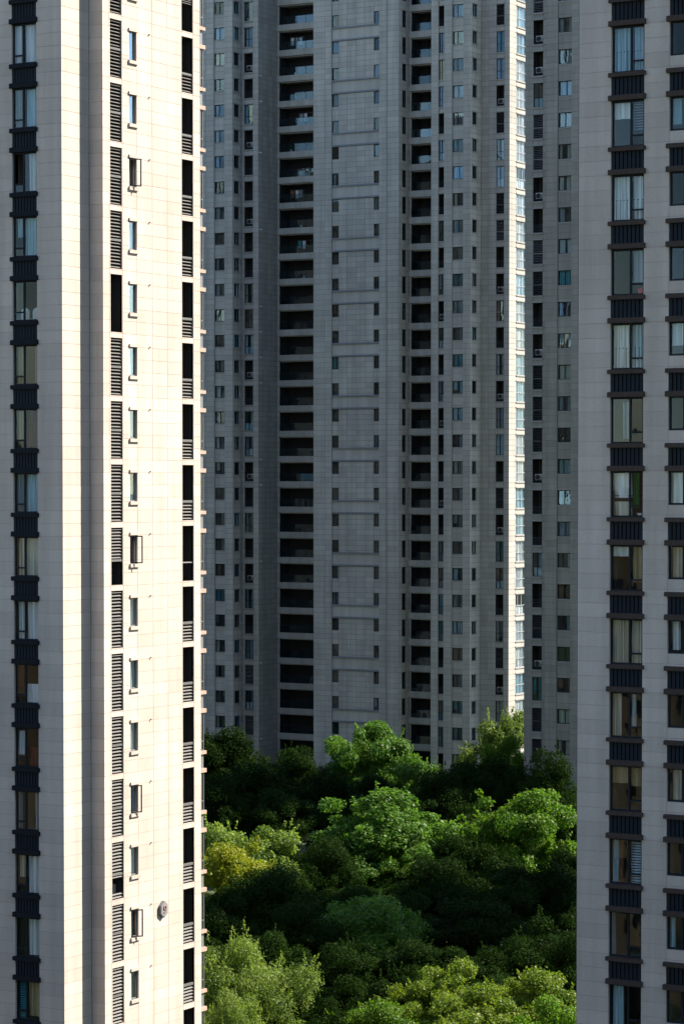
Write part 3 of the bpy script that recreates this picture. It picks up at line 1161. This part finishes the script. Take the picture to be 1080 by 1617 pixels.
# ---- tower between the trees and the right edge
KZ = 38.25
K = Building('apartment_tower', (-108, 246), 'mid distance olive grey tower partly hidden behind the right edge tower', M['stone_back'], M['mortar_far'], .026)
KA, KB = -118.98, 236.44
kk = range(-12, 18)
kdet = (1, 92)
K.facade('F', KA, KB + .2, 2.33, [.87, 1.89], KZ, detail=kdet, ops=[(.87, 1.89, KZ + 3 * f - 2.30, KZ + 3 * f, .2) for f in kk])
loggia_col(K, 'F', KA, KB + .2, .87, 1.02, 2.30, KZ, kk, [17, 14, 13, 9, 4, 0, -6], 'white air conditioner in the niches of the olive grey tower, %s one', .55, .2)
K.facade('F', KA + 2.33, KB, 1.22, [], KZ, detail=kdet)
K.facade('F', KA + 3.55, KB + .12, 1.44, [], KZ, course=.9, detail=kdet, ops=[(.0, 1.44, KZ + 3 * f - 1.40, KZ + 3 * f, .2) for f in kk])
K.facade('F', KA + 4.99, KB, 16.0, [.78, 2.2, 4, 6, 8, 10, 12, 14], KZ, detail=kdet)
K.close([(KA + 3.55, KB), (KA + 3.55, KB + .13)])
win_col(K, 'F', KA + 3.55, KB + .12, .0, 1.44, 1.40, KZ, kk, dark=.15, sill=('sill_far', .13, .06, -.01))
K.close([(KA + 20.99, KB), (KA + 20.99, KB + 17), (KA, KB + 17), (KA, KB + .2)])
K.roof(KA, KA + 20.99, KB + .2, KB + 17)
K.finish(300)


# ---- neighbours outside the frame: some inferred, the rest added to block sky light
def block(label, x0, x1, y0, y1, h, mat, z1=None):
    B = Building('apartment_block', ((x0 + x1) / 2, (y0 + y1) / 2), label, mat, M['mortar'], .03, h)
    w, d = (x1 - x0) / 2, (y1 - y0) / 2
    m = MB()
    m.box(-w, w, -d, d, 0, h)
    obj('wall', m.mesh('wall', mat), B.root)
    m = MB()
    m.box(-w + .5, w - .5, -d + .5, d - .5, h, h + .8)
    obj('parapet', m.mesh('parapet', mat), B.root)

    def pn(wd):
        q = MB()
        q.box(0, wd, -.03, .02, 0, 1.6)
        return q.mesh('window', M['frame'])
    me = cached('blockwin', lambda: pn(1.8))
    n = int(h / 3) - 1
    for i in range(n):
        z = 1.2 + 3 * i
        for j in range(int(2 * w / 4.5)):
            obj('window', me, B.root, (w - 1.2 - j * 4.5, d, z), math.pi)
        for j in range(int(2 * d / 4.5)):
            obj('window', me, B.root, (w, -d + 1.2 + j * 4.5, z), math.pi / 2)
    return B


tan = stone('tan_render', (.27, .20, .12))
tan2 = stone('tan_render_far', (.085, .083, .08))
block('tan block out of frame that the right tower windows reflect', -150, -52, -6, 12, 34.0, tan)
block('tan tower out of frame that the far windows reflect', -232, -173, 182, 205, 80.0, tan2)
block('unseen tower added behind the viewpoint to close off the low sky', -35, 45, -26, -4, 100.0, tan2)  # added occluder, darkens the lower walls and trees
block('unseen tower added far right of the viewpoint to block sky light', 75, 120, -20, 5, 100.0, tan2)  # added alongside it to cut more low sky
block('unseen tower added behind the right edge tower to block sky light', -18, 24, 114, 148, 100.0, tan2)  # added blocker, trims sky light at the far wall feet
block('unseen tower added beyond the left tower to block sky light', -195, -135, 60, 92, 100.0, tan2)  # added blocker for sky light from the left
block('tower out of frame on the right that shades the middle trees', -67, -53, 194, 208, 99.0, M['stone_far'])

# ------------------------------------------------------------------ small things on balconies
for i, (f, x, c, w, h, txt) in enumerate(((0, 2.6, 'teal', 1.9, .95, 'teal board leaning on a far balcony halfway up'),
                                          (-13, 4.0, 'red', .5, .5, 'red lantern hanging in the lowest visible far balcony'),
                                          (15, 1.2, 'white', .9, .8, 'pale board on the far balcony sixth from the frame top'),
                                          (12, 2.3, 'white', 1.6, .75, 'white boards on a high far balcony'))):
    wx, wy, wz = A.T('F', -172.18, 277.18, .33 + x, .5, FZ + 3 * f - 2.25)
    t = thing('lantern' if c == 'red' else 'balcony_board', (wx + A.ox, wy + A.oy, wz), txt, 'lantern' if c == 'red' else 'board')
    m = MB()
    if c == 'red':
        for q in (.25,):
            m.tube([(q, 0, .1), (q, 0, .2), (q, 0, .4), (q, 0, .55), (q, 0, .62)], [.1, .22, .27, .2, .08], 12)
        obj('shade', m.mesh('shade', M['red'], True), t)
        m = MB()
        m.box(-.2, .75, -.03, .03, .62, .68)
        obj('hanger', m.mesh('hanger', M['black']), t)
    else:
        m.box(0, w * .56, 0, .04, .05, h)
        m.box(w * .6, w, -.02, .02, .05, h)
        obj('board', m.mesh('board', M[c]), t)
        m = MB()
        for q in (.1, w * .5, w - .1):
            m.box(q, q + .05, -.05, .25, 0, .05)
        obj('foot', m.mesh('foot', M['black']), t)

def pot_plant(loc, label):
    t = thing('potted_plant', loc, label, 'plant', 'balcony plants')
    m = MB()
    m.tube([(0, 0, 0), (0, 0, .28), (0, 0, .3)], [.11, .16, .17], 10)
    obj('pot', m.mesh('pot', M['white'], True), t)
    rg = random.Random(str(loc))
    m = MB()
    for i in range(60):
        w, h, q = rg.uniform(0, 6.28), rg.uniform(.35, .85), rg.uniform(.05, .28)
        c = (q * math.cos(w), q * math.sin(w), h)
        d = rg.uniform(0, 6.28)
        e_ = (.09 * math.cos(d), .09 * math.sin(d), rg.uniform(-.05, .08))
        n_ = (-.05 * math.sin(d), .05 * math.cos(d), rg.uniform(-.03, .03))
        m.quad(*[tuple(c[i_] + a_ * e_[i_] + b_ * n_[i_] for i_ in range(3)) for a_, b_ in ((-1, 0), (0, 1), (1, 0), (0, -1))])
    obj('foliage', m.mesh('foliage', CURT['green']), t)


def clothes_rack(loc, label, cols_):
    t = thing('clothes_rack', loc, label, 'clothes rack', 'balcony clothes racks')
    m = MB()
    m.tube([(0, 0, 1.75), (1.9, 0, 1.75)], [.015, .015], 6)
    for x in (.05, 1.85):
        m.tube([(x, 0, 0), (x, 0, 1.75)], [.015, .015], 6)
        m.tube([(x, -.25, 0), (x, .25, 0)], [.02, .02], 6)
    obj('frame', m.mesh('frame', M['pipe']), t)
    for i, c in enumerate(cols_):
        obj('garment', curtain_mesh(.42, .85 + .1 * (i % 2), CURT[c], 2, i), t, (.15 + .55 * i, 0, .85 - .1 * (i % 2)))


for f, x in ((16, 2.0), (13, 1.4), (12, 3.6), (10, 2.8), (8, 3.2)):
    wx, wy, wz = A.T('F', -172.18, 277.18, .33 + x, .35, FZ + 3 * f - 2.25 + .0)
    pot_plant((wx + A.ox, wy + A.oy, wz), 'small potted plant on the %s wide far balcony from the picture top' % ORD[18 - f].replace('top', 'first'))
for f, x, cc in ((17, 1.0, ['white', 'grey', 'blue']), (14, 2.2, ['grey', 'white']), (11, 1.0, ['brown', 'white', 'grey']), (9, 2.0, ['teal', 'white'])):
    wx, wy, wz = A.T('F', -172.18, 277.18, .33 + x, .8, FZ + 3 * f - 2.47)
    clothes_rack((wx + A.ox, wy + A.oy, wz), 'clothes rack with laundry in the %s wide far balcony from the picture top' % ORD[18 - f], cc)

# ------------------------------------------------------------------ trees
LEAF = {
    'dark': leaf('shade_evergreen_leaf', (.0065, .018, .0035), (.017, .039, .006), .25, .02),
    'mid': leaf('mid_green_leaf', (.028, .085, .008), (.090, .18, .022), .40),
    'bright': leaf('bright_green_leaf', (.040, .11, .006), (.11, .20, .014), .42),
    'yellow': leaf('golden_green_leaf', (.11, .15, .008), (.22, .235, .012), .38),
    'silver': leaf('silvery_leaf', (.048, .100, .012), (.20, .27, .06), .40),
    'lime': leaf('lime_leaf', (.050, .110, .008), (.17, .225, .024), .42),
}
CH = 11.0                                     # a built tree: 11 m high, crown 5 m in radius


def crown(seed, lobes, leaves, ll, lw, loose=0.0, sprig=0, flat=.75, rr_=(.75, 1.45), reach=(.55, .86)):
    rg = np.random.default_rng(seed)
    cen, rad = [], []
    n_try = 0
    while len(cen) < lobes and n_try < 4000:
        n_try += 1
        d = rg.normal(size=3)
        d /= np.linalg.norm(d)
        if d[2] < -.7:
            continue
        q = rg.uniform(*reach) if len(cen) < lobes * .8 else rg.uniform(.1, .55)
        q *= 1 + .10 * math.sin(3 * math.atan2(d[1], d[0]) + seed) + .08 * rg.normal()
        c = d * q * np.array([5, 5, 5 * flat])
        cen.append(c)
        rad.append(rg.uniform(*rr_) * (1.15 if d[2] > .3 else 1.0))
    cen, rad = np.array(cen), np.array(rad)
    P, N, Tn = [], [], []
    for c, r in zip(cen, rad):
        n = int(leaves / lobes * (r / 1.1) ** 2)
        d = rg.normal(size=(n, 3))
        d /= np.linalg.norm(d, axis=1)[:, None]
        rr = r * (rg.uniform(.25, 1, n) ** .45) * (1 + loose * rg.normal(size=n) * .35)
        p = c + d * rr[:, None] * np.array([1, 1, .72])
        out = d * .6 + (c / 5)[None] * .5 + np.array([0, 0, .55])
        P.append(p)
        N.append(out + rg.normal(size=(n, 3)) * .8)
        Tn.append(np.clip(rg.normal(.42, .22, n) + rg.normal() * .12, 0, 1))
    if sprig:
        k = rg.integers(0, len(cen), sprig)
        for i in k:
            d = cen[i] / np.linalg.norm(cen[i]) * .5 + np.array([0, 0, .8]) + rg.normal(size=3) * .35
            d /= np.linalg.norm(d)
            n = 16
            t = np.linspace(.3, 1, n)
            p = cen[i] + d * (rad[i] * .75 + t[:, None] * rg.uniform(.5, 1.15)) + rg.normal(size=(n, 3)) * .05
            P.append(p)
            N.append(rg.normal(size=(n, 3)) + np.array([0, 0, .4]))
            Tn.append(np.full(n, .8))
    P, N, Tn = np.concatenate(P), np.concatenate(N), np.concatenate(Tn)
    N /= np.linalg.norm(N, axis=1)[:, None]
    n = len(P)
    a = np.cross(N, rg.normal(size=(n, 3)))
    a /= np.linalg.norm(a, axis=1)[:, None]
    b = np.cross(N, a)
    sz = rg.uniform(.65, 1.25, n)[:, None]
    v = np.stack([P - a * ll * .5 * sz, P + b * lw * .5 * sz - N * lw * .12, P + a * ll * .5 * sz, P - b * lw * .5 * sz - N * lw * .12], 1)
    v = v.reshape(-1, 3) + np.array([0, 0, CH - 5 * flat - .2])
    me = bpy.data.meshes.new('crown')
    me.vertices.add(n * 4)
    me.vertices.foreach_set('co', v.ravel())
    me.loops.add(n * 4)
    me.loops.foreach_set('vertex_index', np.arange(n * 4))
    me.polygons.add(n)
    me.polygons.foreach_set('loop_start', np.arange(n) * 4)
    me.update()
    at_ = me.attributes.new('tone', 'FLOAT', 'FACE')
    at_.data.foreach_set('value', Tn)
    return me, cen + np.array([0, 0, CH - 5 * flat - .2])


def trunk_mesh(cen, seed):
    rg = random.Random(seed)
    m = MB()
    z1 = CH * .30
    m.tube([(0, 0, 0), (.05, .02, z1 * .5), (.0, .08, z1), (.1, .05, z1 + 2)], [.30, .22, .17, .07], 9)
    for i in rg.sample(range(len(cen)), min(14, len(cen))):
        c = cen[i]
        z0 = rg.uniform(z1 * .75, z1 + 1.2)
        m.tube([(0, .05, z0), (c[0] * .45, c[1] * .45, z0 + (c[2] - z0) * .35), (c[0] * .95, c[1] * .95, c[2])], [.10, .07, .02], 5)
    return m.mesh('trunk', M['bark'], True)


KINDS = {}
for nm, args in {
    'camphor_a': (11, 84, 36000, .24, .14, .1, 10, .98),
    'camphor_b': (12, 70, 32000, .24, .14, .1, 20, .92, (.6, 1.6), (.5, .9)),
    'broad_a': (21, 60, 30000, .30, .17, .2, 30, .98, (.6, 1.4), (.6, .9)),
    'broad_b': (22, 84, 40000, .28, .16, .2, 30, 1.0, (.55, 1.25), (.62, .9)),
    'broad_c': (23, 46, 25000, .27, .16, .3, 60, .92, (.6, 1.3), (.6, .95)),
    'airy': (31, 44, 15000, .26, .10, .5, 160, .98, (.5, 1.2), (.5, .95)),
    'feather': (41, 76, 52000, .26, .08, .4, 200, .98, (.6, 1.5), (.5, .92)),
    'spread': (51, 60, 32000, .26, .15, .3, 30, .62, (.55, 1.25), (.55, .95)),
}.items():
    me, cen = crown(*args)
    KINDS[nm] = (me, trunk_mesh(cen, args[0]))
TINT = {}


def tree(px, top, dist, width, kind, tint, label, rot=None, group='courtyard trees'):
    p = at(px, top, dist)
    me, tr = KINDS[kind]
    if (kind, tint) not in TINT:
        q = me.copy()
        q.materials.clear()
        q.materials.append(LEAF[tint])
        TINT[kind, tint] = q
    s_ = width / 2 * dist / FPX / 5.0 * .96
    t = thing('tree', (p[0], p[1], 0), label, 'tree', group, (px * 7.3 + top) % 6.28 if rot is None else rot)
    t.scale = (s_, s_, p[2] / CH)
    obj('crown', TINT[kind, tint], t)
    obj('trunk', tr, t)
    return t


TREES = [
    # far row along the foot of the distant towers
    (345, 1140, 288, 165, 'camphor_a', 'dark', 'dark round tree against the far tower, beside the cream tower'),
    (580, 1128, 284, 150, 'broad_a', 'mid', 'sunlit leafy tree standing highest before the ladder windowed tower'),
    (470, 1186, 282, 130, 'camphor_b', 'dark', 'dark tree under the wide far balconies'),
    (792, 1112, 283, 128, 'broad_c', 'silver', 'pale grey green tree at the foot of the white sunlit strip'),
    (640, 1186, 276, 130, 'broad_c', 'mid', 'olive tree just below the highest sunlit tree'),
    (706, 1204, 274, 70, 'airy', 'lime', 'small pale olive tree below the narrow right balconies'),
    (800, 1158, 272, 100, 'broad_b', 'bright', 'bright green tree just under the pale grey green one'),
    (762, 1186, 264, 160, 'camphor_a', 'dark', 'wide dark tree left of the olive grey tower foot'),
    (872, 1192, 248, 120, 'camphor_b', 'dark', 'dark tree at the foot of the olive grey tower'),
    (398, 1192, 268, 60, 'broad_c', 'bright', 'small bright tuft of a tree above the dark dome on the left'),
    # second row
    (400, 1212, 256, 190, 'camphor_b', 'dark', 'broad dark dome tree behind the yellow tree'),
    (520, 1212, 262, 140, 'camphor_a', 'dark', 'dark tree filling the gap behind the big sunlit crown'),
    (690, 1222, 250, 150, 'camphor_b', 'dark', 'dark tree between the two large sunlit crowns'),
    (600, 1242, 230, 236, 'broad_b', 'mid', 'largest sunlit crown in the middle of the courtyard'),
    (822, 1232, 226, 196, 'broad_a', 'bright', 'bright lumpy sunlit crown before the olive grey tower'),
    # third row
    (398, 1290, 218, 190, 'broad_c', 'silver', 'grey green sunlit tree just behind the yellow tree'),
    (372, 1318, 208, 175, 'broad_a', 'yellow', 'golden yellow tree beside the cream tower'),
    (430, 1360, 200, 200, 'camphor_a', 'dark', 'dark dome tree in front of the yellow tree'),
    (690, 1360, 205, 170, 'camphor_b', 'dark', 'dark tree below and right of the largest sunlit crown'),
    (845, 1352, 203, 190, 'camphor_a', 'dark', 'dark tree under the bright lumpy crown'),
    (520, 1330, 212, 130, 'camphor_b', 'dark', 'dark tree left of the largest crown, below it'),
    # fourth row
    (590, 1404, 188, 210, 'camphor_a', 'mid', 'shaded green dome tree below the largest sunlit crown'),
    (470, 1428, 184, 170, 'camphor_b', 'dark', 'dark tree behind the feathery corner tree'),
    (750, 1424, 188, 220, 'camphor_b', 'dark', 'very dark tree in the deepest shade right of centre'),
    (890, 1420, 182, 170, 'broad_c', 'dark', 'dark tree against the right edge tower, mid height'),
    (680, 1480, 174, 180, 'camphor_a', 'dark', 'dark tree behind the lime crowns'),
    (840, 1486, 174, 200, 'camphor_b', 'dark', 'low dark tree behind the lime crowns on the right'),
    (545, 1500, 172, 170, 'camphor_b', 'dark', 'dark tree between the feathery tree and the lime crowns'),
    # front row
    (392, 1466, 160, 200, 'feather', 'silver', 'feathery pale willow like tree at the bottom left'),
    (350, 1550, 150, 150, 'feather', 'silver', 'lower feathery pale tree touching the cream tower'),
    (700, 1522, 160, 190, 'spread', 'lime', 'lime green tree with tufted top at the bottom centre'),
    (750, 1566, 154, 250, 'spread', 'lime', 'yellowest spreading tree on the bottom edge'),
    (840, 1528, 158, 200, 'spread', 'lime', 'lime spreading tree near the right edge tower'),
    (588, 1578, 152, 190, 'spread', 'bright', 'bright green bush tree on the bottom edge near the feathery tree'),
    (890, 1576, 150, 160, 'spread', 'bright', 'bright green tree in the bottom corner by the right edge tower'),
    (520, 1590, 152, 130, 'camphor_a', 'dark', 'dark low tree on the bottom edge beside the feathery tree'),
]
FILL = [
    (440, 1240, 246, 150, 'dark tree right of the broad dark dome, behind the grey green one'),
    (340, 1230, 244, 130, 'dark tree touching the cream tower, under the farthest dark round tree'),
    (478, 1312, 226, 140, 'dark tree squeezed between the grey green tree and the largest crown'),
    (545, 1250, 250, 130, 'dark tree peeping over the left shoulder of the largest crown'),
    (640, 1270, 244, 150, 'dark tree peeping over the right shoulder of the largest crown'),
    (735, 1265, 238, 140, 'dark tree left of the bright lumpy crown, at its shoulder'),
    (730, 1310, 222, 140, 'dark tree in the dip between the largest and the bright lumpy crown'),
    (890, 1260, 238, 120, 'dark tree behind the right half of the bright lumpy crown'),
    (770, 1330, 214, 150, 'dark tree under the left half of the bright lumpy crown'),
    (900, 1330, 212, 120, 'dark tree by the right edge tower, level with the bright lumpy crown foot'),
    (450, 1370, 204, 150, 'dark tree on the right flank of the dark dome by the yellow tree'),
    (340, 1400, 194, 140, 'dark tree by the cream tower, below the yellow tree'),
    (560, 1390, 200, 150, 'dark tree under the left foot of the largest crown'),
    (640, 1420, 194, 150, 'dark tree under the right foot of the largest crown'),
    (780, 1390, 198, 160, 'dark tree in deep shade straight below the bright lumpy crown'),
    (430, 1460, 176, 150, 'dark tree right behind the feathery tree top'),
    (345, 1440, 180, 140, 'dark tree between the cream tower and the feathery tree top'),
    (600, 1470, 178, 160, 'dark tree above the bright bush on the bottom edge'),
    (760, 1490, 172, 160, 'dark tree right above the yellowest spreading tree'),
    (900, 1480, 170, 140, 'dark tree by the right edge tower, above the lime trees'),
    (620, 1520, 165, 150, 'dark tree left of the tufted lime tree'),
    (780, 1530, 164, 150, 'dark tree wedged between two lime trees'),
    (470, 1540, 162, 140, 'dark tree on the right flank of the feathery tree'),
    (700, 1250, 256, 120, 'dark tree below the small pale olive tree'),
    (590, 1215, 268, 130, 'dark tree at the foot of the highest sunlit tree'),
    (820, 1215, 256, 110, 'dark tree just over the top of the bright lumpy crown'),
    (585, 1392, 221, 190, 'dark low tree in the shade beneath the largest sunlit crown'),
]
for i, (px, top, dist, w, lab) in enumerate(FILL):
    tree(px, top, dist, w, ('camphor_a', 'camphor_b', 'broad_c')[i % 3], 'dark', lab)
tree(650, 1325, 226, 140, 'broad_b', 'mid', 'sunlit lower crown at the right of the largest one')
tree(570, 1335, 226, 150, 'broad_b', 'mid', 'sunlit lower crown at the left of the largest one')
for tr_ in TREES:
    tree(*tr_)
